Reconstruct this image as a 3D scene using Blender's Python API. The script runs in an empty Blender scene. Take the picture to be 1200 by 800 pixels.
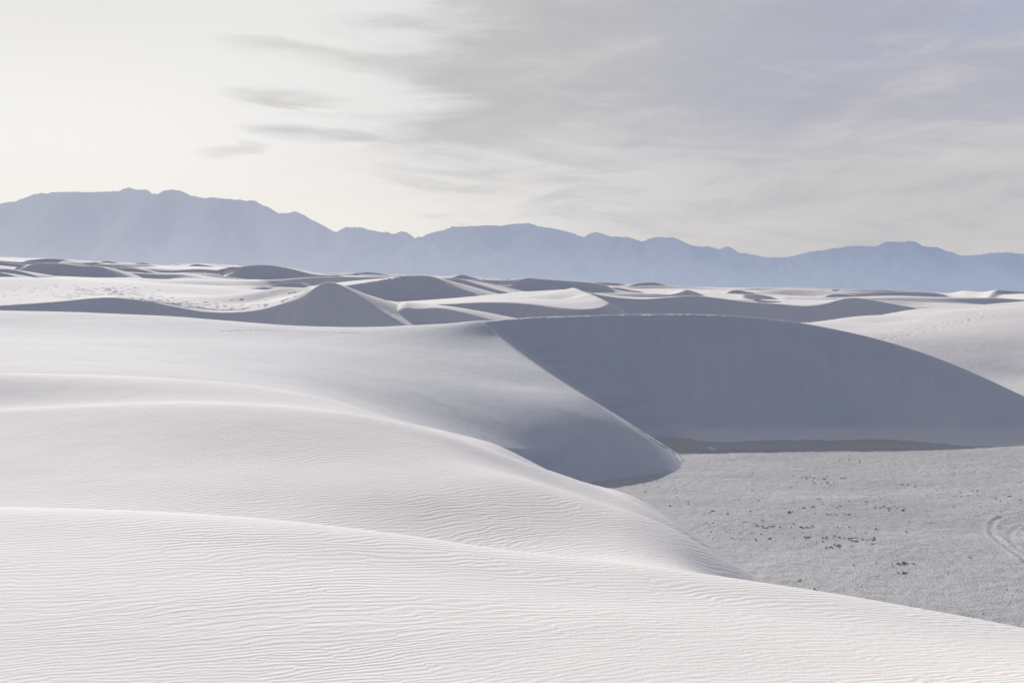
import bpy, math
import numpy as np

rng = np.random.RandomState(7)
sc = bpy.context.scene
COL = sc.collection

# ----------------------------------------------------------------------------
# camera model: a point of the terrain is surveyed as (bearing column, elevation row, distance)
# ----------------------------------------------------------------------------
F, HV, ZC = 1500.0, 345.0, 12.0          # focal length, horizon row, eye height above the flat
SUN_AZ, SUN_EL = math.radians(-20), math.radians(19.5)
SUNV = np.array([math.sin(SUN_AZ)*math.cos(SUN_EL), math.cos(SUN_AZ)*math.cos(SUN_EL), math.sin(SUN_EL)])


def P(u, v, d):
    return ((u-600.0)/F*d, d, ZC-(v-HV)/F*d)


def zof(v, d):
    return ZC-(v-HV)/F*d


# ----------------------------------------------------------------------------
# numeric helpers
# ----------------------------------------------------------------------------
def curve1(xs, ys):
    """smooth C1 interpolation y(x), linear outside"""
    xs = np.array(xs, float); ys = np.array(ys, float)
    m = np.gradient(ys, xs)

    def f(x):
        x = np.asarray(x, float)
        i = np.clip(np.searchsorted(xs, x)-1, 0, len(xs)-2)
        h = xs[i+1]-xs[i]; t = np.clip((x-xs[i])/h, 0, 1)
        h00 = 2*t**3-3*t**2+1; h10 = t**3-2*t**2+t; h01 = -2*t**3+3*t**2; h11 = t**3-t**2
        y = h00*ys[i]+h10*h*m[i]+h01*ys[i+1]+h11*h*m[i+1]
        y = np.where(x < xs[0], ys[0]+m[0]*(x-xs[0]), y)
        return np.where(x > xs[-1], ys[-1]+m[-1]*(x-xs[-1]), y)
    return f


def cspline_cols(dk, zk, d):
    """natural cubic spline per column: dk,zk (n,cols), d (rows,cols) -> z"""
    n, c = dk.shape
    h = np.diff(dk, axis=0)
    A = np.zeros((c, n, n)); b = np.zeros((c, n))
    A[:, 0, 0] = A[:, -1, -1] = 1
    for i in range(1, n-1):
        A[:, i, i-1] = h[i-1]; A[:, i, i] = 2*(h[i-1]+h[i]); A[:, i, i+1] = h[i]
        b[:, i] = 6*((zk[i+1]-zk[i])/h[i]-(zk[i]-zk[i-1])/h[i-1])
    M = np.linalg.solve(A, b[..., None])[..., 0].T
    z = np.empty_like(d)
    idx = np.zeros(d.shape, int)
    for i in range(1, n-1):
        idx[d > dk[i][None]] = i
    ci = np.broadcast_to(np.arange(c)[None], d.shape)
    d0, d1 = dk[idx, ci], dk[idx+1, ci]; z0, z1 = zk[idx, ci], zk[idx+1, ci]
    m0, m1 = M[idx, ci], M[idx+1, ci]; hh = d1-d0
    a, bb = d1-d, d-d0
    z = m0*a**3/(6*hh)+m1*bb**3/(6*hh)+(z0/hh-m0*hh/6)*a+(z1/hh-m1*hh/6)*bb
    # linear past the ends
    sl = (zk[-1]-zk[-2])/h[-1]
    return np.where(d > dk[-1][None], zk[-1][None]+sl[None]*(d-dk[-1][None]), z)


class RBF:
    def __init__(self, pts, L=20.0, reg=1e-4):
        p = np.array(pts, float)
        self.L = L; self.p = p[:, :2]/L
        n = len(p)
        K = self.phi(self.p[:, None]-self.p[None]) + np.diag(np.broadcast_to(reg, (n,)))
        Q = np.c_[np.ones(n), self.p]
        A = np.zeros((n+3, n+3)); A[:n, :n] = K; A[:n, n:] = Q; A[n:, :n] = Q.T
        w = np.linalg.solve(A, np.r_[p[:, 2], 0, 0, 0])
        self.w, self.a = w[:n], w[n:]

    @staticmethod
    def phi(dv):
        r2 = (dv**2).sum(-1)
        return 0.5*r2*np.log(np.maximum(r2, 1e-12))

    def __call__(self, X, Y):
        x = X.ravel()/self.L; y = Y.ravel()/self.L
        z = self.a[0]+self.a[1]*x+self.a[2]*y
        for (px, py), w in zip(self.p, self.w):
            r2 = (x-px)**2+(y-py)**2
            z += w*0.5*r2*np.log(np.maximum(r2, 1e-12))
        return z.reshape(X.shape)


def polyline(pts, n=160):
    """Catmull-Rom through (x,y,z) points, resampled evenly"""
    p = np.array(pts, float)
    p = np.vstack([2*p[0]-p[1], p, 2*p[-1]-p[-2]])
    out = []
    for i in range(1, len(p)-2):
        t = np.linspace(0, 1, 24, endpoint=False)[:, None]
        a, b, c, d = p[i-1], p[i], p[i+1], p[i+2]
        out.append(.5*((2*b)+(c-a)*t+(2*a-5*b+4*c-d)*t*t+(3*b-a-3*c+d)*t**3))
    out.append(p[-2][None]); q = np.vstack(out)
    s = np.r_[0, np.cumsum(np.linalg.norm(np.diff(q[:, :2], axis=0), axis=1))]
    t = np.linspace(0, s[-1], n)
    return np.c_[np.interp(t, s, q[:, 0]), np.interp(t, s, q[:, 1]), np.interp(t, s, q[:, 2])], t


def brink_fields(pts, X, Y, slope, lee_right=True, n=160, ext=60.0, rise=None):
    """slip surface of a brink line: lee side = repose envelope, windward side rises.
    walking along pts, the lee lies to the right (or left). returns S, signed distance (lee +), arc length, z at nearest"""
    q, t = polyline(pts, n)
    if ext:
        e0, ext = ext if isinstance(ext, tuple) else (ext, ext)
        a = q[0]-(q[3]-q[0])/np.linalg.norm((q[3]-q[0])[:2])*e0; b = q[-1]+(q[-1]-q[-4])/np.linalg.norm((q[-1]-q[-4])[:2])*ext
        m = 20
        f = np.linspace(0, 1, m, endpoint=False)[:, None]
        qa = a+(q[0]-a)*f; qb = q[-1]+(b-q[-1])*(f+1/m)
        q = np.vstack([qa, q, qb])
        t = np.r_[np.linspace(-e0, 0, m, endpoint=False), t, t[-1]+np.linspace(0, ext, m+1)[1:]]
    tg = np.gradient(q[:, :2], axis=0); tg /= np.linalg.norm(tg, axis=1)[:, None]
    nr = np.c_[tg[:, 1], -tg[:, 0]] if lee_right else np.c_[-tg[:, 1], tg[:, 0]]
    x = X.ravel(); y = Y.ravel()
    best = np.full(x.shape, 1e18); bi = np.zeros(x.shape, int); env = np.full(x.shape, -1e9)
    for i in range(len(q)):
        d2 = (x-q[i, 0])**2+(y-q[i, 1])**2
        m = d2 < best
        best[m] = d2[m]; bi[m] = i
        np.maximum(env, q[i, 2]-slope*np.sqrt(d2), out=env)
    # refine: signed distance and z using the local tangent
    dx = x-q[bi, 0]; dy = y-q[bi, 1]
    along = dx*tg[bi, 0]+dy*tg[bi, 1]
    perp = dx*nr[bi, 0]+dy*nr[bi, 1]
    dz = np.gradient(q[:, 2])/np.maximum(np.linalg.norm(np.gradient(q[:, :2], axis=0), axis=1), 1e-6)
    step = np.median(np.diff(t))
    al = np.clip(along, -step, step)
    zc = q[bi, 2]+dz[bi]*al
    dist = np.sqrt(best)
    sd = np.where(np.abs(perp) > .5*dist, perp, np.sign(perp)*dist)
    env = np.maximum(env, zc-slope*np.abs(perp)-slope*np.maximum(np.abs(along)-step, 0))
    S = np.where(sd > 0, env, zc+slope*np.abs(sd))
    sh = X.shape
    brink_fields.env = env.reshape(sh)
    return S.reshape(sh), sd.reshape(sh), (t[bi]+al).reshape(sh), zc.reshape(sh)


def smin(a, b, k):
    h = np.maximum(k-np.abs(a-b), 0)/k
    return np.minimum(a, b)-h*h*k*.25


def smax(a, b, k):
    return -smin(-a, -b, k)


def vnoise(x, y, seed=0):
    """smooth value noise on arrays, -1..1"""
    xi = np.floor(x).astype(np.int64); yi = np.floor(y).astype(np.int64)
    fx = x-xi; fy = y-yi
    fx = fx*fx*fx*(fx*(fx*6-15)+10); fy = fy*fy*fy*(fy*(fy*6-15)+10)

    def h(a, b):
        n = (a*374761393+b*668265263+seed*974711) & 0xFFFFFFFF
        n = ((n ^ (n >> 13))*1274126177) & 0xFFFFFFFF
        n = (n ^ (n >> 16)) & 0xFFFF
        return n/32767.5-1
    return (h(xi, yi)*(1-fx)+h(xi+1, yi)*fx)*(1-fy)+(h(xi, yi+1)*(1-fx)+h(xi+1, yi+1)*fx)*fy


def fbm(x, y, o=4, seed=0, g=.5):
    s = 0; a = 1; t = 0
    for i in range(o):
        s = s+a*vnoise(x*2**i+17.3*i, y*2**i-9.1*i, seed+i); t += a; a *= g
    return s/t


def sstep(a, b, x):
    t = np.clip((x-a)/(b-a), 0, 1)
    return t*t*(3-2*t)


# ----------------------------------------------------------------------------
# mesh helpers
# ----------------------------------------------------------------------------
def grid_obj(name, X, Y, Z, mat, label=None, group=None, drop=None, attrs=None):
    r, c = X.shape
    co = np.stack([X, Y, Z], -1).reshape(-1, 3).astype(np.float32)
    i = np.arange(r*c).reshape(r, c)
    q = np.stack([i[:-1, :-1], i[:-1, 1:], i[1:, 1:], i[1:, :-1]], -1).reshape(-1, 4)
    if drop is not None:                      # leave out cells that lie wholly under the flat
        dm = drop[:-1, :-1] & drop[:-1, 1:] & drop[1:, 1:] & drop[1:, :-1]
        q = q[~dm.ravel()]
        used = np.zeros(r*c, bool); used[q.ravel()] = True
        new = np.cumsum(used)-1
        co = co[used]; q = new[q]
    me = bpy.data.meshes.new(name)
    me.vertices.add(len(co)); me.vertices.foreach_set('co', co.ravel())
    me.loops.add(q.size); me.loops.foreach_set('vertex_index', q.ravel().astype(np.int32))
    me.polygons.add(len(q))
    me.polygons.foreach_set('loop_start', np.arange(0, q.size, 4, dtype=np.int32))
    me.polygons.foreach_set('use_smooth', np.ones(len(q), bool))
    me.update(calc_edges=True)
    if attrs:
        for k, a in attrs.items():
            at = me.attributes.new(k, 'FLOAT', 'POINT')
            v = a.ravel().astype(np.float32)
            if drop is not None:
                v = v[used]
            at.data.foreach_set('value', v)
    me.materials.append(mat)
    o = bpy.data.objects.new(name, me); COL.objects.link(o)
    o['kind'] = 'structure'
    if label: o['label'] = label
    if group: o['group'] = group
    return o


def polar(u0, u1, nu, ds):
    us = np.linspace(u0, u1, nu); ds = np.asarray(ds, float)
    U, D = np.meshgrid(us, ds)
    return U, D, (U-600)/F*D, D


# ----------------------------------------------------------------------------
# materials
# ----------------------------------------------------------------------------
class NT:
    def __init__(self, tree):
        self.t = tree; tree.nodes.clear()

    def n(self, typ, **kw):
        nd = self.t.nodes.new(typ)
        for k, v in kw.items():
            if k.startswith('i_'):
                key = k[2:]
                key = int(key) if key.isdigit() else key.replace('_', ' ')
                nd.inputs[key].default_value = v
            else:
                setattr(nd, k, v)
        return nd

    def l(self, a, b):
        self.t.links.new(a, b)

    def math(self, op, a, b=None, c=None, clamp=False):
        nd = self.t.nodes.new('ShaderNodeMath'); nd.operation = op; nd.use_clamp = clamp
        for i, s in enumerate((a, b, c)):
            if s is None: continue
            if isinstance(s, (int, float)): nd.inputs[i].default_value = s
            else: self.l(s, nd.inputs[i])
        return nd.outputs[0]

    def ss(self, x, a, b, lo=0.0, hi=1.0):
        nd = self.t.nodes.new('ShaderNodeMapRange'); nd.interpolation_type = 'SMOOTHSTEP'
        self.l(x, nd.inputs[0])
        for i, s in zip((1, 2, 3, 4), (a, b, lo, hi)):
            nd.inputs[i].default_value = s
        return nd.outputs[0]

    def mix(self, f, a, b):
        nd = self.t.nodes.new('ShaderNodeMix'); nd.data_type = 'RGBA'
        for s, i in ((f, 0), (a, 6), (b, 7)):
            if isinstance(s, (int, float)): nd.inputs[i].default_value = s
            elif isinstance(s, tuple): nd.inputs[i].default_value = (*s, 1)
            else: self.l(s, nd.inputs[i])
        return nd.outputs[2]

    def vec(self, x, y, z):
        nd = self.t.nodes.new('ShaderNodeCombineXYZ')
        for i, s in enumerate((x, y, z)):
            if isinstance(s, (int, float)): nd.inputs[i].default_value = s
            else: self.l(s, nd.inputs[i])
        return nd.outputs[0]

    def mapping(self, v, scale=(1, 1, 1), rot=(0, 0, 0), loc=(0, 0, 0)):
        nd = self.n('ShaderNodeMapping')
        self.l(v, nd.inputs[0]); nd.inputs[1].default_value = loc
        nd.inputs[2].default_value = rot; nd.inputs[3].default_value = scale
        return nd.outputs[0]

    def noise(self, v, scale, detail=3, rough=.5, dist=0.0):
        nd = self.n('ShaderNodeTexNoise', i_Scale=scale, i_Detail=detail, i_Roughness=rough, i_Distortion=dist)
        self.l(v, nd.inputs['Vector'])
        return nd.outputs[0]


SAND = (.868, .828, .80)


def sand_mat(name, ripple_len, ripple_h, ripple_rot, grain=1.0, streak=0.0, tint=SAND, forks=True):
    m = bpy.data.materials.new(name); m.use_nodes = True
    t = NT(m.node_tree)
    out = t.n('ShaderNodeOutputMaterial')
    bs = t.n('ShaderNodeBsdfPrincipled', i_Roughness=.95)
    bs.inputs['Specular IOR Level'].default_value = .12
    t.l(bs.outputs[0], out.inputs[0])
    pos = t.n('ShaderNodeNewGeometry').outputs['Position']
    # colour: faint mottling, slightly warm and slightly cool patches
    a = t.noise(pos, .11, 4, .55)
    b = t.noise(t.mapping(pos, (1, 2.2, 1), (0, 0, .35)), 1.1, 4, .6)
    fine = t.noise(pos, 38.0, 2, .6)
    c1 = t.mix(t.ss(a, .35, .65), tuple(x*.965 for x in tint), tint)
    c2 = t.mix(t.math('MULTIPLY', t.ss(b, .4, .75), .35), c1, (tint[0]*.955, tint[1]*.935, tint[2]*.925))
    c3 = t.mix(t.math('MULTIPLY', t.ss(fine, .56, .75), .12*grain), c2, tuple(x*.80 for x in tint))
    t.l(c3, bs.inputs['Base Color'])
    # wind ripples with forks, their strength coming and going in patches
    warp = t.n('ShaderNodeTexNoise', i_Scale=.55, i_Detail=2.0); t.l(pos, warp.inputs['Vector'])
    wv = t.n('ShaderNodeVectorMath', operation='MULTIPLY_ADD')
    t.l(warp.outputs['Color'], wv.inputs[0]); wv.inputs[1].default_value = (.9, .9, 0); t.l(pos, wv.inputs[2])
    rp = t.mapping(wv.outputs[0], (1, 1, 1), (0, 0, ripple_rot))
    patch = t.ss(t.noise(pos, .33, 3, .6), .36, .62, .5, 1.0)
    if forks:
        # ripples are finest on the near crest and grow longer on the slopes behind it
        yy = t.n('ShaderNodeSeparateXYZ'); t.l(pos, yy.inputs[0]); yy = yy.outputs[1]
        h = None
        for ln, hh, w in ((ripple_len, ripple_h, t.ss(yy, 7.6, 12.0, 1.0, 0.0)),
                          (ripple_len*1.65, ripple_h*1.6, t.math('MULTIPLY', t.ss(yy, 7.2, 11.5), t.ss(yy, 15.0, 26.0, 1.0, 0.45))),
                          (ripple_len*2.3, ripple_h*1.2, t.ss(yy, 14.0, 21.0))):
            g = t.n('ShaderNodeTexGabor', gabor_type='2D', i_Scale=1/(ln*3.0), i_Frequency=3.0, i_Anisotropy=.83)
            g.inputs['Orientation'].default_value = math.pi/2
            t.l(rp, g.inputs['Vector'])
            wave = t.math('SINE', t.math('MULTIPLY', g.outputs['Phase'], 2*math.pi))
            k = t.math('MULTIPLY', t.math('MULTIPLY', wave, w), hh*.20)
            h = k if h is None else t.math('ADD', h, k)
        h = t.math('MULTIPLY', h, patch)
    else:
        h = t.math('MULTIPLY', patch, ripple_h)
    rough1 = t.noise(t.mapping(pos, (1, 1.7, 1), (0, 0, ripple_rot)), 1.6/ripple_len/3, 4, .65)
    h = t.math('ADD', h, t.math('MULTIPLY', rough1, ripple_h*.9*grain))
    h = t.math('ADD', h, t.math('MULTIPLY', t.noise(pos, 55.0, 2, .6), .0035*grain))
    if streak:
        st = t.noise(t.mapping(pos, (1, .18, 1), (0, 0, .62)), 1.3, 4, .62)
        h = t.math('ADD', h, t.math('MULTIPLY', st, streak))
    bp = t.n('ShaderNodeBump', i_Strength=1.0, i_Distance=1.0)
    t.l(h, bp.inputs['Height']); t.l(bp.outputs[0], bs.inputs['Normal'])
    return m


M_FORE = sand_mat('rippled_sand', .095, .0100, math.radians(-30), 1.0)
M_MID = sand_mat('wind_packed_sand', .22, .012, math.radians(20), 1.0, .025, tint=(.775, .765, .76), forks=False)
M_FAR = sand_mat('distant_sand', .8, .02, math.radians(20), .6, .04, forks=False)


def playa_mat():
    m = bpy.data.materials.new('crusted_flat'); m.use_nodes = True
    t = NT(m.node_tree)
    out = t.n('ShaderNodeOutputMaterial')
    bs = t.n('ShaderNodeBsdfPrincipled', i_Roughness=1.0)
    bs.inputs['Specular IOR Level'].default_value = .05
    t.l(bs.outputs[0], out.inputs[0])
    pos = t.n('ShaderNodeNewGeometry').outputs['Position']
    big = t.noise(t.mapping(pos, (.6, 1, 1), (0, 0, .2)), .12, 5, .6)
    med = t.noise(pos, 1.3, 5, .65)
    fine = t.noise(t.mapping(pos, (1, .8, 1)), 10.0, 3, .7)
    c = t.mix(t.ss(big, .3, .7), (.53, .53, .535), (.63, .625, .62))
    c = t.mix(t.math('MULTIPLY', t.ss(med, .5, .72), .35), c, (.55, .525, .50))
    c = t.mix(t.math('MULTIPLY', t.ss(fine, .50, .64), .70), c, (.22, .22, .23))
    # warm blown sand by the near dune, and painted lightening in the slip-face shadow
    at = t.n('ShaderNodeAttribute', attribute_name='dust_shade_lift')
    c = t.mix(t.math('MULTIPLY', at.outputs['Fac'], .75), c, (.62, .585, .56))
    far = t.n('ShaderNodeAttribute', attribute_name='open_desert')
    c = t.mix(far.outputs['Fac'], c, (.60, .58, .56))
    t.l(c, bs.inputs['Base Color'])
    h = t.math('ADD', t.math('MULTIPLY', med, .05), t.math('MULTIPLY', fine, .06))
    h = t.math('ADD', h, t.math('MULTIPLY', t.noise(pos, 25.0, 3, .6), .012))
    bp = t.n('ShaderNodeBump', i_Strength=.8, i_Distance=1.0)
    t.l(h, bp.inputs['Height']); t.l(bp.outputs[0], bs.inputs['Normal'])
    return m


def clod_mat():
    m = bpy.data.materials.new('dark_crust'); m.use_nodes = True
    t = NT(m.node_tree)
    out = t.n('ShaderNodeOutputMaterial')
    bs = t.n('ShaderNodeBsdfPrincipled', i_Roughness=1.0)
    t.l(bs.outputs[0], out.inputs[0])
    pos = t.n('ShaderNodeNewGeometry').outputs['Position']
    t.l(t.mix(t.noise(pos, 9, 3), (.27, .27, .275), (.44, .435, .43)), bs.inputs['Base Color'])
    return m


def mountain_mat():
    """bare rock seen through many kilometres of dusty air: the haze is painted on the rock as emission"""
    m = bpy.data.materials.new('haze_painted_rock'); m.use_nodes = True
    t = NT(m.node_tree)
    out = t.n('ShaderNodeOutputMaterial')
    pos = t.n('ShaderNodeNewGeometry').outputs['Position']
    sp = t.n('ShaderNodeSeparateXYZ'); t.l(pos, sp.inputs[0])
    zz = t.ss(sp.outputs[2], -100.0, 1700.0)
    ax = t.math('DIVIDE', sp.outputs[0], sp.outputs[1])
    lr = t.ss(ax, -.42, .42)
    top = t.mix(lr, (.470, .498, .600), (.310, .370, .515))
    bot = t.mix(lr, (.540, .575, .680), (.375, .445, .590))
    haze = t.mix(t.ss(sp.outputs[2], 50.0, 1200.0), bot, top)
    gul = t.noise(t.mapping(pos, (.0016, .0004, .00055), (0, 0, 0)), 1.0, 6, .6, .5)  # gully relief painted as streaks in the haze colour
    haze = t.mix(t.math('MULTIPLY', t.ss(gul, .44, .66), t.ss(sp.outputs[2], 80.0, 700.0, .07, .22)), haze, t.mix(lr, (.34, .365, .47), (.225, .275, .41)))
    em = t.n('ShaderNodeEmission', i_Strength=1.0); t.l(haze, em.inputs[0])  # painted haze glows from the rock itself, no air volume
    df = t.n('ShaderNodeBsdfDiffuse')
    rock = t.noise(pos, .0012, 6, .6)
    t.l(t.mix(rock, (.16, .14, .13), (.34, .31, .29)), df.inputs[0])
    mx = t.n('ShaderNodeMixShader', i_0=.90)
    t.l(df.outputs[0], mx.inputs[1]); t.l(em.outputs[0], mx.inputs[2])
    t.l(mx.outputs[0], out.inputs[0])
    return m


# ----------------------------------------------------------------------------
# foreground dune: a family of crest and trough lines running across the view
# ----------------------------------------------------------------------------
UU = [-500, -150, 0, 150, 300, 450, 600, 740, 870, 1000, 1200, 1500]


def fore_dune():
    us = np.linspace(-420, 1650, 1750)
    ds = np.exp(np.linspace(math.log(1.2), math.log(92.0), 1250))
    U, D = np.meshgrid(us, ds)
    u = us
    f1 = curve1([-500, -100, 0, 100, 200, 300, 450, 600, 740, 870, 1000, 1200, 1500],
                [604, 596.5, 596, 598, 602, 609, 626, 647, 663, 681, 702, 739, 800])
    f1d = curve1([-500, 0, 600, 1200, 1500], [16.5, 16.0, 15.2, 14.0, 13.4])
    s2 = curve1([-500, 0, 150, 300, 440, 600, 700, 800, 870, 1000, 1200, 1500],
                [552, 545, 541, 540, 544, 561, 585, 622, 664, 716, 800, 930])
    s2d = curve1([-500, 0, 600, 870, 1200, 1500], [27.5, 27.5, 26.5, 23.5, 22.5, 22])
    s3 = curve1([-500, 0, 100, 240, 300, 430, 520, 600, 700, 800, 870, 1000, 1200, 1500],
                [486, 480, 475, 471.5, 474, 488, 509, 537, 572, 618, 668, 738, 850, 1010])
    s3d = curve1([-500, 0, 600, 870, 1200, 1500], [37, 36.5, 32.0, 27.0, 26.5, 26])
    s4 = curve1([-500, 0, 120, 200, 300, 400, 470, 530, 580, 620, 645, 690, 740, 790, 830, 860, 900, 1000, 1200, 1500],
                [442, 437, 439.5, 443, 452, 471, 493, 507, 521, 540, 552, 566, 581, 609, 639, 661, 700, 790, 930, 1150])
    s4d = curve1([-500, 0, 300, 600, 740, 870, 1200, 1500], [48, 47, 44, 36.5, 33., 30.0, 31, 31])
    k = []
    z56 = zof(800+0*u, 7.7+.0006*np.clip(u-600, -900, 900))
    d56 = 7.7+.0006*np.clip(u-600, -900, 900)
    k.append((0*u+1.0, 0*u+9.97)); k.append((0*u+4.0, 0*u+9.95))
    k.append((d56, z56))
    zc, dc = zof(f1(u), f1d(u)), f1d(u)
    grade = (f1(u)-HV)/F
    # a flat top that rolls over quickly at the rim
    zr, dr = zc+1.0*grade*1.12, dc-1.0
    for f in (.35, .7):
        k.append((d56+(dr-d56)*f, z56+(zr-z56)*f))
    k.append((dr, zr))
    k.append((dc, zc))
    k.append((dc+1.3, zc-1.3*grade-.10))
    k.append((dc+3.6, zc-3.6*grade-.24))
    z2, d2 = zof(s2(u), s2d(u)), s2d(u)
    g2 = (s2(u)-HV)/F
    k.append((d2-2.8, z2+2.8*g2-2.8*g2*1.25))
    k.append((d2, z2))
    z3, d3 = zof(s3(u), s3d(u)), s3d(u)
    g3 = (s3(u)-HV)/F
    k.append((d3-1.6, z3-1.6*g3*.35))
    k.append((d3, z3))
    k.append((d3+1.6, z3-1.6*g3*1.02))
    z4, d4 = zof(s4(u), s4d(u)), s4d(u)
    g4 = (s4(u)-HV)/F
    k.append((d4-2.0, z4+2.0*g4*.55))
    k.append((d4, z4))
    left = sstep(420, 120, u)
    k.append((d4+1.4, z4-1.4*(g4*(1.25)+.12*(1-left))))
    k.append((d4+4.5, z4-4.5*(.16*left+.44*(1-left))))
    k.append((d4+10, z4-10*(.16*left+.56*(1-left))))
    k.append((d4+24, z4-24*(.14*left+.58*(1-left))))
    dk = np.array([a for a, b in k]); zk = np.array([b for a, b in k])
    # keep knots ordered and apart
    for i in range(1, len(dk)):
        dk[i] = np.maximum(dk[i], dk[i-1]+.35)
    # towards the right the hollows close and the sand runs straight down to the shoulder
    wl = .5+.5*sstep(800, 500, u)-.15*sstep(860, 960, u)
    for i in range(7, 15):
        f = (dk[i]-dk[6])/(dk[15]-dk[6])
        zl = zk[6]+(zk[15]-zk[6])*f**1.06
        zk[i] = wl*zk[i]+(1-wl)*zl
    Z = cspline_cols(dk, zk, D)
    X, Y = (U-600)/F*D, D
    # soft, broad unevenness
    Z += .012*fbm(X*.5, Y*.5, 3, 3)*sstep(4, 9, D)
    # run-out streaks on the small slip faces at the shoulder
    S4D = s4d(u)[None]
    w = np.exp(-((D-S4D+.6)/1.8)**2)
    wr = np.exp(-((U-600)/45.)**2)+1.2*np.exp(-((U-815)/40.)**2)
    Z += w*wr*.030*vnoise((D-S4D)*2.6+.004*U, U*.008, 5)
    return grid_obj('dune_terrain', X, Y, Z, M_FORE,
                    'rippled white sand of the nearest dune filling the lower part of the view', drop=(Z < -1.2))


# ----------------------------------------------------------------------------
# middle dune: gentle lit flank, sharp spur and tall shaded slip face above the flat
# ----------------------------------------------------------------------------
M_SPUR = [(797, 535, 94.9), (783, 528.5, 93.3), (745, 504, 92.9), (689, 466, 96.2), (640, 436, 103.0), (606, 413, 110.0), (583, 392, 116.0)]
M_CREST = [(572, 377.5, 119.0), (600, 373.5, 121), (650, 371, 122.5), (720, 368.6, 124), (790, 367.7, 124.5), (850, 369.5, 124.5), (900, 373.5, 124.5), (940, 378.5, 124.5),
           (1000, 390, 124), (1050, 403, 123.5), (1100, 419.5, 122.5), (1150, 440, 121), (1200, 463, 119), (1250, 485, 117), (1330, 505, 114)]


def pits(X, Y, Z, spots, r, depth):
    """press footprints into a grid"""
    for (x, y, rr) in spots:
        d2 = ((X-x)**2+(Y-y)**2)/(r*rr)**2
        m = d2 < 6
        Z[m] += -depth*rr*np.exp(-d2[m]*1.2)+depth*.12*rr*np.exp(-(np.sqrt(d2[m])-1.45)**2*4)


def locate(U, D, Z, u, v):
    """grid point on column u whose line of sight passes row v (first hit from the near end)"""
    j = int(np.clip(round((u-U[0, 0])/(U[0, 1]-U[0, 0])), 0, U.shape[1]-1))
    vv = HV+(ZC-Z[:, j])/D[:, j]*F
    run = np.minimum.accumulate(vv)
    i = int(np.argmax(run <= v))
    return (u-600)/F*D[i, j], D[i, j]


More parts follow.
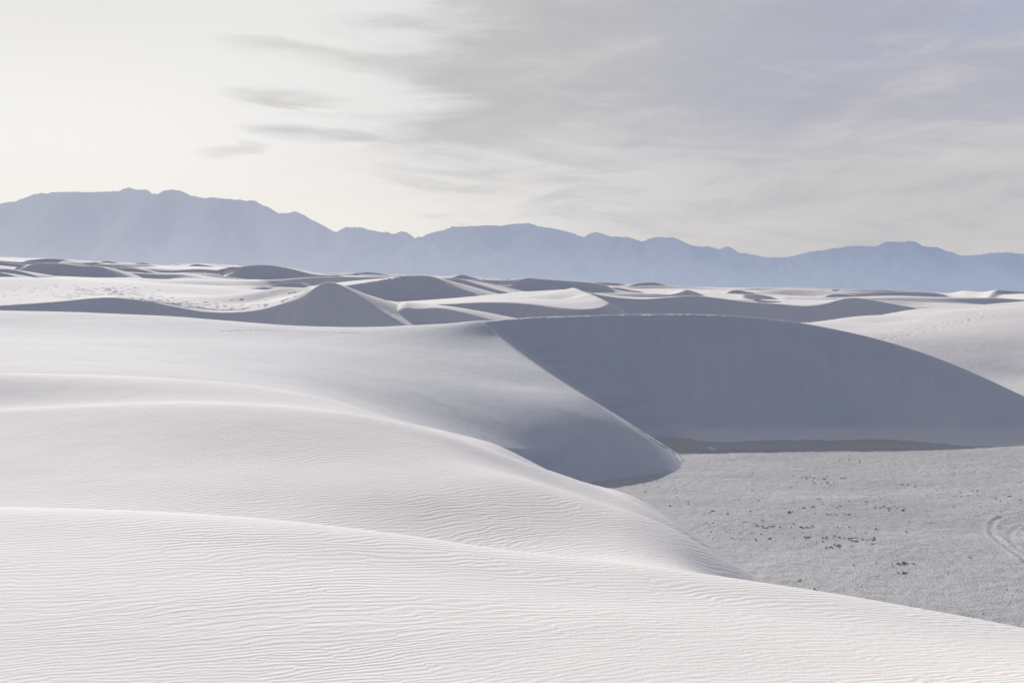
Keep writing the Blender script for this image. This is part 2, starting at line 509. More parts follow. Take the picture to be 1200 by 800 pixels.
def mid_dune():
    ds = np.r_[np.arange(50, 78, .4), np.arange(78, 128, .15), np.arange(128, 150, .5)]
    U, D, X, Y = polar(-330, 1420, 1400, ds)
    spur = [P(*p) for p in M_SPUR]; crest = [P(*p) for p in M_CREST]
    brink = spur+crest
    pts = list(brink)
    W_pts = [(-300, 364, 133), (-150, 365, 131), (0, 366, 130), (100, 366.5, 129), (200, 371, 128), (300, 379, 126.5), (400, 384.3, 124), (480, 381.5, 121.5), (530, 378.5, 120), (560, 376.3, 119),
             (-250, 436, 62), (-250, 398, 92), (0, 436, 62), (0, 400, 90), (0, 380, 112), (100, 372.5, 121), (200, 446, 62), (200, 411, 90), (200, 386, 112),
             (300, 460, 63), (300, 425, 86), (300, 395, 110), (400, 476, 66), (400, 442, 84), (400, 412, 100), (400, 394, 113),
             (500, 505, 71), (500, 462, 86), (500, 424, 101), (500, 394, 114), (560, 520, 77), (560, 480, 87.5), (560, 440, 99), (555, 402, 112),
             (620, 540, 78.5), (600, 528, 79), (615, 500, 84.8), (620, 460, 97.5), (655, 478, 91.6),
             (640, 547, 80.0), (675, 535, 83.6), (690, 512, 86.8), (697, 488, 90.5),
             ]
    pts += [P(*p) for p in W_pts]
    # the far, windward side falls away gently behind the crest
    for (u, v, d), dz in zip(M_CREST, [.7, .8, .8, .9, .9, .9, .9, .9, .9, .9, .9, .8, .7, .5, .3]):
        x, y, z = P(u, v, d)
        pts.append((x*1.02, y+5, z-dz*.55)); pts.append((x*1.1, y+22, z-2.3-dz))
    for (u, v, d) in W_pts[:10]:
        x, y, z = P(u, v, d)
        pts.append((x*1.02, y+5, z-.75)); pts.append((x*1.1, y+22, z-4))
    reg = np.full(len(pts), 1e-3); reg[len(brink)+10:len(brink)+len(W_pts)] = .08; reg[len(brink)+len(W_pts)-4:len(brink)+len(W_pts)] = .03; reg[:len(spur)] = 2e-3
    W = RBF(pts, 25.0, reg)(X, Y)
    S, sd, arc, zc = brink_fields(brink, X, Y, .62, lee_right=True, n=420, ext=(.02, 60.))
    # avalanche tongues running straight down the slip face
    # in front of the crest only the slip face counts
    tip = (X > 12.2) & (Y < 112)
    S = np.where(tip, brink_fields.env, S)
    sd = np.where(tip, np.maximum(np.abs(sd), 5), sd)
    S = S+sstep(1000, 1200, U)*.22*np.maximum(sd, 0)
    lee = sstep(.3, 3.5, sd)*np.exp(-(np.maximum(sd, 0)/22)**2)*(1-.85*sstep(1000, 1130, U))
    S = S-.35*lee*np.maximum(vnoise(arc*.16, sd*.10, 24), 0)*sstep(1, 5, sd)
    S = S+lee*(.08*vnoise(arc*.45, arc*0+2, 21)+.055*vnoise(arc*1.7, arc*0, 22)+.03*vnoise(arc*4.1, arc*0+7, 23))
    # small slip face cut into the flank beside the spur
    ax, ay = P(685, 566, 81.4)[:2]
    S2 = .58*((X-ax)*-.62+(Y-ay)*.78)
    S2 += .75*np.maximum((X-2.05)*-.916+(Y-80.4)*.40, 0)
    S2 += .05*vnoise((X*.78+Y*.62)*1.6, Y*0, 31)
    k2 = .32
    Wf = np.where((X > -2), smin(W, S2, k2), W)
    Wf = W+(Wf-W)*sstep(-1.5, 1.5, X)*sstep(108, 100, Y)
    kk = .16+1.1*sstep(1000, 1220, U)
    Wf = Wf+25*sstep(1.0, 5.0, sd)*(1-.0*X)
    Z = smin(Wf, S, kk)
    # low apron where the slip face runs out on the flat
    out = np.maximum(-Z, 0)/.62
    zap = .55*np.exp(-out/(2.2+.7*fbm(X*.22, X*0+3, 3, 77)))-.14
    Z = np.where((sd > 2) & (Y > 95.5), Z+(smax(Z, zap, .5)-Z)*sstep(96, 99, Y)*sstep(12.6, 15.5, X), Z)
    Z += .03*fbm(X*.22, Y*.22, 3, 8)*sstep(.5, 0, sd)
    spots = []
    for i in range(26):
        u = 262+i*6.3+rng.uniform(-1, 1)
        spots.append((*locate(U, D, Z, u, np.interp(u, [262, 300, 430], [387.7, 387, 390.5])+rng.uniform(-.3, .3)), rng.uniform(.8, 1.1)))
    for i in range(46):
        u = 598+i*5.5+rng.uniform(-2, 2)
        x, y, z = P(u, np.interp(u, [p[0] for p in M_CREST], [p[1] for p in M_CREST]), np.interp(u, [p[0] for p in M_CREST], [p[2] for p in M_CREST]))
        spots.append((x, y+rng.uniform(-.1, .5), rng.uniform(.7, 1.2)))
    pits(X, Y, Z, spots, .22, .06)
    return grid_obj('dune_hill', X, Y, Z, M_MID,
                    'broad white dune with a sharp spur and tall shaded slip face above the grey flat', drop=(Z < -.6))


def facing(bq, d0, v0, slope=.62, nx=0.0, u0=None):
    """brink rows (u,v) placed on one repose plane that faces down the view (turned by nx), so its slip face is flat"""
    z0 = zof(v0, d0); out = []
    ny = math.sqrt(1-nx*nx); x0 = ((bq[0][0] if u0 is None else u0)-600)/F*d0
    for u, v in bq:
        # z0 - s*(nx*(x-x0) - ny*(d-d0)) = ZC-(v-HV)/F*d
        A = slope*ny-slope*nx*(u-600)/F+(v-HV)/F
        out.append((u, v, (ZC-z0-slope*nx*x0+slope*ny*d0)/A))
    return out


# ----------------------------------------------------------------------------
# generic dune sheet: smooth windward surface + brink
# ----------------------------------------------------------------------------
def sheet(u0, u1, nu, ds, wpts, brink, label, lee_right=False, k=.3, mat=None, slope=.62, L=40., n=260, prints=None, skip=0, fade=None, streak=.1, group=None, ext=60.):
    U, D, X, Y = polar(u0, u1, nu, ds)
    br = [P(*p) for p in brink]
    pts = br[:len(br)-skip]+[P(*p) for p in wpts]
    W = RBF(pts, L, 2e-4)(X, Y)
    S, sd, arc, zc = brink_fields(br, X, Y, slope, lee_right, n=n, ext=ext)
    lee = sstep(.3, 3.5, sd)
    S = S+lee*streak*(vnoise(arc*.5, arc*0+2, 41)+.5*vnoise(arc*1.5, arc*0+5, 42))
    Z = smin(W, S, k)
    Z += .05*fbm(X*.09, Y*.09, 3, 12)
    if fade: Z -= 6*sstep(fade[0], fade[1], U)
    if prints: prints(U, D, X, Y, Z)
    return grid_obj('dune_hill', X, Y, Z, mat or M_FAR, label, group, drop=(Z < -.5))


def print_dune():
    wp = [
          (330, 337.5, 176), (300, 343, 182), (267, 347.3, 187), (235, 343, 192), (200, 336, 198), (150, 330.5, 204), (100, 327.5, 207), (50, 325.5, 208), (0, 325, 208), (-150, 325, 208), (-300, 326, 208),
          (0, 340, 185), (100, 338, 186), (200, 346, 180), (300, 352, 171)]
    wp += [(u, v+9, 240) for u, v in ((-300, 326), (0, 326), (100, 328), (200, 336), (300, 343))]+[(400, 346, 185), (450, 358, 175), (380, 343, 205)]
    br = facing([(-320, 366), (-60, 360), (0, 358), (75, 352.5), (125, 348.3), (175, 353), (217, 361.5)], 158.0, 366, .68)
    ch = [(217, 361.5, 0), (240, 365, -.05), (267, 366, -.1), (292, 364.5, -.18), (312, 361, -.27), (333, 355, -.36), (358, 346.5, -.44), (382, 330.5, -.5), (392, 320, -.55), (402, 308, -.6)]
    for a, b in zip(ch[:-1], ch[1:]):
        br += facing([a[:2], b[:2]], br[-1][2], a[1], .68, b[2])[1:]
    dp = br[-3][2]
    wp = facing([(382, 330.5), (400, 334.5), (420, 341.5), (440, 348.5), (455, 353), (470, 359), (400, 347), (420, 361), (430, 373), (442, 383), (484, 383), (460, 366), (520, 385), (470, 375)], dp, 330.5, .385, .95)[1:]+wp

    def prints(U, D, X, Y, Z):
        sp = []
        tx = [165, 185, 200, 217, 240, 267, 285, 291, 296, 301]; tv = [351.5, 354, 356.5, 359.5, 362, 363.3, 362.6, 360.5, 357.5, 355.5]
        u = 165
        while u < 301:
            sp.append((*locate(U, D, Z, u, np.interp(u, tx, tv)), rng.uniform(.95, 1.25))); u += rng.uniform(4.2, 5.6)
        bx = [0, 75, 125, 175, 217, 267, 312, 333, 365, 382]; bv = [358, 352.5, 348.3, 353, 361.5, 366, 361, 355, 344, 331]
        for i in range(430):
            u = rng.choice([rng.uniform(70, 215), rng.uniform(60, 380), rng.normal(160, 38)], p=[.3, .25, .45])
            if u < 2 or u > 378: continue
            h = abs(rng.normal(0, 5.5))+1.5
            if u > 300: h = min(h, 9)
            v = np.interp(u, bx, bv)-h
            x, y = locate(U, D, Z, u, v)
            if y < 205: sp.append((x, y, rng.uniform(.6, 1.15)))
        for i in range(40):
            u = rng.uniform(2, 70)
            sp.append((*locate(U, D, Z, u, 345-u*.12+rng.normal(0, 5)), rng.uniform(.5, .9)))
        pits(X, Y, Z, sp, .27, .13)
    sheet(-330, 560, 1000, np.r_[np.arange(128, 157, .4), np.arange(157, 208, .15), np.arange(208, 246, .6)], wp, br,
          'white dune crossed by footprints with a pyramid peak and dark hollow face', lee_right=True, k=.25, prints=prints, n=300, skip=2, slope=.68)


def tongue_dune():
    br = [(430, 349, 152), (455, 354, 150.5), (472, 359.5, 149.5), (492, 361.5, 149), (510, 360.3, 149), (530, 363.3, 148), (552, 368.5, 146.5), (572, 374, 145), (605, 383, 142)]
    wp = [(440, 349, 160), (455, 352, 158.5), (500, 356, 157.5), (540, 361, 154.5), (570, 366, 151.5), (597, 372, 148), (620, 378, 145),
          (455, 358, 170), (500, 363, 170), (540, 369, 167), (600, 381, 158)]
    br = [(u, v, d+7) for u, v, d in br]; wp = [(u, v, d+7) for u, v, d in wp]
    sheet(405, 640, 300, np.arange(130, 182, .25), wp, br, 'narrow lit tongue of sand above a shaded face beside the pyramid peak', lee_right=True, k=.2, fade=(478, 418))


def right_dune():
    pts = [(870, 392, 165), (935, 378.5, 178), (1000, 371, 195), (1076, 362, 206), (1200, 353, 216), (1330, 349, 222), (1450, 347, 225),
           (1030, 378, 180), (1100, 366.5, 182), (1150, 362.5, 181), (1200, 359, 180), (1280, 355, 179), (1400, 352, 178),
           (1140, 360.5, 200), (1200, 357.5, 200), (1060, 368, 195),
           (960, 392, 155), (1000, 386, 165), (1050, 395, 153), (1100, 408, 146), (1150, 424, 140), (1200, 440, 135), (1100, 385, 162), (1150, 385, 160), (1200, 385, 158), (1200, 410, 146), (1150, 402, 149), (1300, 430, 135), (1300, 385, 155), (1420, 420, 135), (1420, 380, 155),
           (935, 388, 205), (1000, 380, 225), (1076, 371, 240), (1200, 362, 250), (1330, 358, 255)]
    U, D, X, Y = polar(850, 1460, 560, np.arange(108, 250, .3))
    Z = RBF([P(*p) for p in pts], 40., 2e-4)(X, Y)
    Z += .06*fbm(X*.09, Y*.09, 3, 14)
    Z -= 14*(1-sstep(108, 117, D))+8*sstep(1380, 1460, U)
    sp = []
    for i in range(240):
        t = rng.uniform(0, 1)
        u = 1042+t*118+rng.normal(0, 7); v = 395-t*27+rng.normal(0, 2.4)
        x, y = locate(U, D, Z, u, v)
        sp.append((x, y, rng.uniform(.5, 1.0)))
    pits(X, Y, Z, sp, .34, .05)
    grid_obj('dune_hill', X, Y, Z, M_FAR, 'smooth rounded sunlit dune behind the right end of the tall slip face', drop=(Z < -.5))


def long_shadow_dune():
    bq = [(676, 340.2), (683, 341.2), (700, 344.8), (716, 347.3), (740, 349.6), (755, 350), (775, 348.6), (800, 347), (815, 346.6), (840, 349.2), (880, 354),
          (915, 356.2), (940, 358.3), (957, 357.3), (972, 354.5), (985, 351), (998, 348.7), (1012, 350), (1040, 355), (1080, 362), (1130, 370)]
    br = facing(bq, 227.0, 350)
    wp = []
    for (u, v, d) in br:
        wp += [(u, v-.3, d+14), (u, v+1.5, d+40), (u, v+5, d+75)]
    sheet(680, 1150, 680, np.arange(175, 300, .4), wp, br, 'long low dune with an unbroken dark face behind the main crest', lee_right=True, k=.25)


def ridge_dune():
    br = [(440, 361, 206), (500, 357.2, 206), (535, 355.6, 206), (570, 354, 206), (600, 354.5, 205), (630, 357.2, 203), (660, 360.8, 200), (685, 362, 198.5), (702, 360.3, 199.5), (713, 355.5, 203), (709, 352, 206), (700, 347.8, 212), (691, 343.6, 219), (683, 341, 225), (672, 337, 240)]
    wp = [(600, 348.5, 228), (640, 343.7, 240), (665, 340, 250), (560, 351, 226), (660, 351, 222), (690, 350, 212), (640, 350.5, 220), (500, 354, 226), (450, 356, 226), (600, 345, 245), (620, 341.5, 258), (540, 349.5, 245), (480, 353, 245),
          (600, 347, 285), (540, 352, 280), (480, 355, 280), (660, 342, 285)]
    sheet(420, 750, 460, np.arange(160, 290, .35), wp, br, 'lit sand ridge ending in a thin bright edge between two dark faces', lee_right=True, k=.22)


def horn_dune():
    bq = [(600, 362), (580, 354.5), (571, 350.5), (558, 345), (550, 341.3), (535, 337), (522, 332), (514, 327.5), (507, 324.3), (495, 323), (480, 323)]
    br = facing(bq, 272.0, 350, .62, .3, 540)
    wp = [(413, 336, 262), (440, 330.5, 282), (470, 326, 286), (400, 345, 235), (440, 347, 236), (480, 347.5, 240), (520, 350.5, 252), (550, 354, 258), (480, 336, 260), (515, 341.5, 262), (440, 339, 258), (545, 347, 266),
          (360, 342, 250), (400, 331, 320), (450, 328, 330), (520, 331, 340), (340, 350, 235), (560, 345, 320), (490, 325, 300), (330, 341, 320), (360, 338, 330), (400, 333, 335), (330, 346, 262), (620, 352, 300), (600, 349, 330), (660, 356, 300), (640, 356, 340)]
    sheet(330, 700, 500, np.arange(228, 372, .5), wp, br, 'lit horn shaped dune with dark face sloping down to the right', lee_right=False, k=.35, L=60.)


# ----------------------------------------------------------------------------
# the dune field behind: a rising sandy plain and one mesh per distant dune
# ----------------------------------------------------------------------------
SKY_V = curve1([-500, 0, 25, 60, 110, 150, 200, 230, 280, 330, 420, 480, 560, 620, 700, 800, 883, 942, 1000, 1088, 1120, 1150, 1200, 1500],
               [296, 301, 303, 303.5, 306.5, 308, 310.5, 310, 313, 318, 321, 322.5, 325.5, 328.5, 332.5, 336.8, 338, 338, 340, 343, 344.2, 347.5, 350, 353])
NEAR_V = curve1([-500, 0, 200, 300, 450, 600, 750, 900, 1050, 1200, 1500], [331, 332, 340, 347, 354, 357, 356, 359, 363, 366, 366])
DN, DF = 215., 950.


def plain_v(u, d):
    s = (np.log(d)-math.log(DN))/(math.log(DF)-math.log(DN))
    s = np.clip(s, -.2, 1.15)
    e = np.where(s < 1, s*(1.35-.35*s), 1-(s-1)*1.2)
    return NEAR_V(u)+(SKY_V(u)-NEAR_V(u))*e


def plain_d(u, v):
    dd = np.exp(np.linspace(math.log(DN*.9), math.log(DF), 400))
    vv = plain_v(np.full(400, float(u)), dd)
    return float(np.interp(-v, -vv, dd))


def plain_z(U, D):
    d0 = np.interp(U, [-450, 405, 440, 760, 830, 1650], [232, 232, 282, 282, 262, 262])
    return zof(plain_v(U, D), D)-14*(1-sstep(d0-35, d0, D))


def dune_plain():
    ds = np.exp(np.linspace(math.log(190), math.log(1250), 750))
    U, D, X, Y = polar(-450, 1650, 900, ds)
    Z = plain_z(U, D)
    a = sstep(200, 420, D)*(.35+.65*sstep(900, 500, D))
    n1 = fbm(X*.011+3, Y*.006, 3, 51); n2 = fbm(X*.028, Y*.014, 3, 57)
    Z += a*(1.9*n1+.7*n2)*(D/400)**.5
    # rows of low transverse dunes: long backs, short steep faces
    for wl, am, sd0 in ((58., 3.0, 3), (96., 4.2, 5)):
        ph = Y/wl+1.5*fbm(X*.010, Y*.005, 3, 90+sd0)+sd0*.37
        fr = ph-np.floor(ph)
        saw = np.where(fr < .13, sstep(0, .13, fr), 1-((np.maximum(fr, .13)-.13)/.87)**.8)
        mk = sstep(-.05, .45, fbm(X*.016+7, Y*.013, 2, 110+sd0))
        Z += a*am*mk*(saw-.35)
    Z -= 30*sstep(980, 1250, D)
    grid_obj('terrain', X, Y, Z, M_FAR, 'pale sandy plain rising behind the dunes to the foot of the mountains')


def lens(bk, vb, label, d=None, w=.10, lee_right=True, slope=.62):
    """a distant dune known by its brink (u,v list) and the row where its shadow ends"""
    um = np.mean([p[0] for p in bk]); vt = min(p[1] for p in bk)
    db = d or plain_d(um, vb)
    h = max((vb-vt)/F*db, .5)
    db += 1.0*h
    us = [p[0] for p in bk]
    br3 = []
    for u, v, d in facing(bk, db-.5*h, max(p[1] for p in bk)):
        br3.append(P(u, v, d))
    # tails sink into the plain
    a, b = br3[0], br3[-1]
    wd = abs(b[0]-a[0])
    ta = (a[0]-.10*wd-1, a[1]-.4*h, a[2]-.35*h-.4); tb = (b[0]+.16*wd+1, b[1]-.7*h, b[2]-.35*h-.5)
    br3 = [ta]+br3+[tb]
    xs = [p[0] for p in br3]
    x0, x1 = min(xs)-.6*wd-4*h, max(xs)+.3*wd+2*h
    y0, y1 = db-4*h, db+9*h+.25*wd
    nx = int(np.clip((x1-x0)/(db/F*.9), 60, 420)); ny = int(np.clip((y1-y0)/(.12*h+.12), 60, 260))
    X, Y = np.meshgrid(np.linspace(x0, x1, nx), np.linspace(y0, y1, ny))
    S, sd, arc, zc = brink_fields(br3, X, Y, slope, lee_right, n=140, ext=40.)
    r = np.maximum(-sd, 0)
    W = zc-w*r*(r/(r+2.2*h))-.0*r
    Z = smin(W, S, .05*h)
    Z += .02*h*fbm(X*.2/h, Y*.2/h, 3, 9)
    G = plain_z(600+F*X/Y, Y)
    # edges of the patch dive under the plain
    ed = np.minimum(np.minimum(X-x0, x1-X)/(.25*(x1-x0)), np.minimum((Y-y0)*2, y1-Y)/(.3*(y1-y0)))
    Z = Z-(1-sstep(0, 1, ed))*(np.maximum(Z-G, 0)+3.0)
    grid_obj('dune_hill', X, Y, Z, M_FAR, label, 'distant dunes', drop=(Z < G-4))


LENSES = [
    ([(505, 326.5), (520, 326.5), (535, 326), (550, 330), (570, 336), (590, 341.4), (608, 346.5)], 352, 'dark dune face slanting down to the right behind the horn shaped dune', 296.),
    ([(30, 312.8), (40, 309.2), (55, 308.2), (72, 308.8), (93, 311.2), (117, 312.6)], 323, 'far dune with the widest dark crescent at the left edge of the skyline'),
    ([(-12, 314.6), (0, 315), (10, 315.2), (25, 318), (40, 322.8)], 323.5, 'low far dune with a thin dark streak at the left border'),
    ([(-20, 318), (-5, 318.5), (8, 321), (20, 325)], 326, 'low dune shoulder with short dark patch cut by the left border'),
    ([(35, 304.6), (55, 303), (72, 303.7), (88, 306.5), (104, 308)], 308.2, 'thin dark skyline dune above the widest dark crescent'),
    ([(98, 308.6), (108, 307.4), (117, 308), (130, 311.2)], 311.5, 'small skyline dune right of the thin dark one at left'),
    ([(126, 314.8), (140, 313.8), (153, 314), (167, 316), (178, 319)], 320.2, 'flat bottomed dark dune patch above the footprints'),
    ([(120, 306.5), (128, 306), (137, 308)], 308.2, 'tiny dark skyline dune at the left third of the horizon'),
    ([(160, 308.5), (168, 308), (176, 309.6)], 310, 'faint small dune on the skyline above the footprint slope'),
    ([(224, 310.5), (230, 309.6), (240, 310.6), (250, 313)], 313.6, 'small dark double dune left of the big oval shadow'),
    ([(200, 320.6), (215, 319.2), (236, 318.2)], 321, 'slim dark line of a dune facing the big oval shadow'),
    ([(281, 315.5), (286, 312.2), (300, 310.6), (318, 311), (340, 315), (360, 320), (377, 322.4), (400, 323)], 331, 'far dune with the big oval shadow above the pyramid peak'),
    ([(306, 339), (318, 334.5), (332, 331.6), (350, 331)], 340, 'small dark hollow in front of the big oval shadow'),
    ([(390, 322.8), (402, 321.6), (418, 321.2)], 324.6, 'short dark dune right of the big oval shadow'),
    ([(415, 320.4), (430, 319), (442, 320), (457, 322.4)], 322.9, 'flat dark skyline dune above the slope of the pyramid peak'),
    ([(516, 327), (530, 325), (541, 322), (553, 324.8), (566, 328.5)], 330.5, 'dark double topped dune behind the horn shaped dune'),
    ([(578, 327.2), (583, 326.3), (590, 327.6)], 328.3, 'tiny dark dune on the skyline near the centre'),
    ([(598, 336.5), (606, 335), (613, 336), (623, 339)], 339.3, 'thin small dark dune on the lit plain near the centre'),
    ([(691, 335.8), (700, 337), (710, 338.8), (720, 337.4), (730, 338), (744, 342), (776, 344)], 345.5, 'dark low dune with a double hump in front of the dome shadow'),
    ([(734, 338.6), (742, 333.2), (755, 331), (768, 331.1), (780, 334), (802, 339)], 341.8, 'dark dome shaped dune on the skyline right of centre'),
    ([(630, 328.5), (636, 328), (642, 329.5)], 330.2, 'small dark tip on the skyline left of the dome shadow'),
    ([(793, 338.8), (800, 338.2), (810, 340)], 340.8, 'short dark dune just right of the dome shadow'),
    ([(858, 340.3), (867, 340), (877, 342.8), (893, 345), (916, 347.6)], 348.2, 'slanting dark dune streak on the right part of the plain'),
    ([(885, 350.2), (897, 352.2), (914, 353.4)], 354.0, 'small dark streak close above the long dark face'),
    ([(923, 342.2), (938, 340.2), (963, 339.7)], 343.4, 'far flat dark dune on the plain right of the slanting streak'),
    ([(977, 339.2), (985, 340.6), (997, 342.6)], 343.0, 'short dark dune on the skyline at the right'),
    ([(964, 350.2), (970, 346.2), (980, 344.6), (1000, 346), (1006, 348)], 350.4, 'dark dune with a blunt left end beside the tiny pointed one'),
    ([(999, 348.5), (1005, 346), (1009, 344), (1013, 346.5), (1018, 349.5)], 350, 'tiny pointed dune between two dark dunes at the right'),
    ([(1017, 346.2), (1024, 344.6), (1040, 344.4), (1060, 345.6), (1078, 348), (1090, 350.4)], 350.6, 'long flat dark dune at the right near the skyline'),
    ([(1078, 347), (1090, 345.9), (1102, 346.2), (1120, 348.4), (1140, 352.6)], 353.2, 'dark dune streak tapering to the right below the skyline'),
    ([(1086, 343.8), (1094, 343.2), (1102, 344)], 344.6, 'tiny dark cap on the right skyline'),
    ([(1147, 348.8), (1155, 350.2), (1166, 352.2)], 352.7, 'short dark dune near the right end of the skyline'),
    ([(1174, 348.8), (1184, 349.2), (1202, 351)], 351.6, 'thin dark dune at the right border of the skyline'),
]


# ----------------------------------------------------------------------------
# the flat between the dunes, and the desert floor out to the horizon
# ----------------------------------------------------------------------------
def flat():
    xs = np.r_[-60000, -20000, -4000, -600, -200, -60, np.arange(-12, 50, .11), 60, 90, 200, 600, 4000, 20000, 60000]
    ys = np.r_[-60000, -4000, -300, -40, 10, np.arange(36, 116, .17), 120, 140, 200, 600, 2500, 9000, 30000, 60000]
    X, Y = np.meshgrid(xs, ys)
    inner = sstep(-12, -8, X)*sstep(50, 46, X)*sstep(36, 39, Y)*sstep(116, 112, Y)
    Z = inner*(.028*fbm(X*3.3, Y*2.4, 2, 65, .7)+.05*fbm(X*.4, Y*.4, 3, 61))
    # old curving wheel ruts, raised edges beside a shallow groove
    UVt = [[(1215, 598), (1185, 603), (1168, 609), (1162, 617), (1163, 626), (1172, 634), (1185, 643), (1200, 655), (1218, 672)],
           [(1215, 612), (1196, 616), (1186, 622), (1184, 630), (1190, 640), (1202, 650)],
           [(1215, 541), (1185, 541), (1160, 541.5), (1130, 544), (1110, 547), (1103, 550), (1108, 555), (1122, 558)],
           [(1215, 546), (1190, 546), (1162, 548), (1146, 551), (1144, 554), (1152, 557), (1166, 559)]]
    for c in UVt:
        pw = [(*P(u, v, ZC*F/(v-HV))[:2], 0) for u, v in c]
        q, t = polyline(pw, 220)
        m = (X > q[:, 0].min()-1) & (X < q[:, 0].max()+1) & (Y > q[:, 1].min()-1) & (Y < q[:, 1].max()+1)
        xx, yy = X[m], Y[m]
        d = np.full(xx.shape, 1e9)
        for a in q: d = np.minimum(d, np.hypot(xx-a[0], yy-a[1]))
        brk = .6+.4*vnoise(xx*1.3, yy*1.3, 5)
        Z[m] += brk*(1. if c is UVt[0] else .45)*(.065*np.exp(-((d-.24)/.10)**2)-.04*np.exp(-(d/.13)**2))
    # shallow rough streaks
    dust_lift = np.zeros_like(X)
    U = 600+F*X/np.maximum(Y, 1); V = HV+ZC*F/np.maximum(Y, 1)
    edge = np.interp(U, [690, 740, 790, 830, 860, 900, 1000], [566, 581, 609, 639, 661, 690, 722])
    dust_lift = np.where((Y > 30) & (Y < 120), sstep(70, 5, np.abs(edge-V+12))*sstep(1010, 860, U)*(.55+.6*fbm(X*.4, Y*.4, 3, 66)), 0)
    dust_lift = np.maximum(dust_lift, np.where((Y > 60) & (Y < 120), sstep(3.5, .2, np.hypot(X-12.4, (Y-94.6)*.8))*.8, 0))
    dust_lift = np.maximum(dust_lift, sstep(97.5, 101, Y)*sstep(120, 110, Y)*(.85+.4*fbm(X*.5, Y*.9, 3, 67)))  # paler tone painted over the flat in the slip face's shadow
    opn = sstep(118, 260, Y)+sstep(30, 5, Y)+sstep(55, 90, np.abs(X))
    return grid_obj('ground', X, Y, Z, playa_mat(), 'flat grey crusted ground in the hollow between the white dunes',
                    attrs={'dust_shade_lift': np.clip(dust_lift, 0, 1), 'open_desert': np.clip(opn, 0, 1)})


def clods():
    """loose dark crumbs of crust lying in broken rows on the flat"""
    rows = []
    for (u, v, w, n) in [(1000, 541, 16, 14), (995, 545, 10, 6), (960, 560, 30, 22), (975, 566, 26, 18), (1060, 568, 22, 9), (1120, 575, 30, 12), (1150, 580, 40, 18), (1180, 588, 24, 10),
                         (970, 594, 30, 18), (1040, 594, 22, 14), (1050, 596, 14, 10), (985, 604, 20, 20), (930, 601, 24, 14), (885, 612, 16, 18), (893, 618, 12, 10), (840, 614, 26, 14), (850, 624, 30, 14), (870, 632, 36, 20),
                         (960, 630, 26, 22), (1000, 632, 22, 22), (1020, 633, 14, 12), (975, 640, 20, 14), (1062, 660, 12, 16), (1060, 672, 8, 10), (830, 600, 20, 8), (935, 618, 40, 16), (1015, 618, 40, 8), (800, 590, 20, 8), (860, 585, 40, 10), (1010, 585, 60, 12), (760, 575, 16, 6)]:
        for i in range(int(n*.6)):
            rows.append((u+rng.normal(0, w*.6), v+rng.normal(0, 1.3), rng.uniform(.6, 1.5)))
    for i in range(160):
        u = rng.uniform(720, 1230); v = rng.uniform(532, 720)
        rows.append((u, v, rng.uniform(.35, .8)))
    V, Fc = [], []
    base = []
    for th in range(6):
        base.append((math.cos(th*math.pi/3), math.sin(th*math.pi/3)))
    for (u, v, s) in rows:
        y = ZC*F/(v-HV); x = (u-600)/F*y
        r = .021*s; i0 = len(V); ex = rng.uniform(1.2, 4.5)
        a = rng.uniform(0, 3)
        for k, (c, sn) in enumerate(base):
            j = rng.uniform(.7, 1.2)
            V.append((x+r*ex*c*j, y+r*1.2*sn*j, -.01))
        for k, (c, sn) in enumerate(base):
            j = rng.uniform(.45, .8)
            V.append((x+r*ex*c*j+.01, y+r*1.2*sn*j, r*rng.uniform(.35, .6)+.03))
        V.append((x, y, r*rng.uniform(.5, .8)+.03))
        for k in range(6):
            n = (k+1) % 6
            Fc.append((i0+k, i0+n, i0+6+n, i0+6+k)); Fc.append((i0+6+k, i0+6+n, i0+12))
    me = bpy.data.meshes.new('gravel'); me.from_pydata(V, [], Fc); me.materials.append(clod_mat())
    o = bpy.data.objects.new('gravel', me); COL.objects.link(o)
    o['kind'] = 'stuff'; o['label'] = 'dark crumbs of crust scattered in broken rows over the grey flat'


# ----------------------------------------------------------------------------
# mountains
# ----------------------------------------------------------------------------
def mountains(name, uv, dist, label, mat, seed, vbase=352, depth=.22):
    us = np.array([p[0] for p in uv], float); vs = np.array([p[1] for p in uv], float)
    fu = np.linspace(us[0], us[-1], 1500)
    top = np.interp(fu, us, vs)
    # light smoothing and crags
    ker = np.hanning(9); ker /= ker.sum()
    top = np.convolve(np.pad(top, 4, mode='edge'), ker, 'valid')
    top += 2.0*fbm(fu*.06, fu*0, 5, seed, .55)+.3*vnoise(fu*.37, fu*0, seed+9)
    rows = 90
    t = np.linspace(0, 1.35, rows)[:, None]           # 0 = foot, 1 = crest, beyond = back side
    U = np.repeat(fu[None], rows, 0); T = np.repeat(t, len(fu), 1)
    D = dist*(1-depth*(1-T))
    H = ZC-(top-HV)/F*dist                              # crest heights in metres
    e = np.where(T <= 1, .42*T+.58*T**2.2, 1-(T-1)*2.2)
    xg = (U-600)/F*D
    # spurs and gullies running down from the crest
    sx = xg/dist*34+.8*fbm(T*3, U*.01, 2, seed+1)
    rid = 1-np.abs(fbm(sx, T*1.2, 4, seed+3))*2
    rid2 = 1-np.abs(fbm(sx*2.7+5, T*2.5, 3, seed+4))*2
    env = np.clip(np.sin(np.clip(T, 0, 1)*math.pi), 0, 1)**.8
    Z = H[None]*e+H[None]*env*(.13*(rid-.6)+.06*(rid2-.5))
    # never let a spur rise above the crest line of sight
    vis = ZC+(H[None]-ZC)*D/dist
    Z = np.where(T < 1, np.minimum(Z, ZC+(H[None]-ZC)*D/dist*(.35+.65*T**.5)), Z)
    return grid_obj(name, xg, D, Z-30*(T < .02), mat, label)


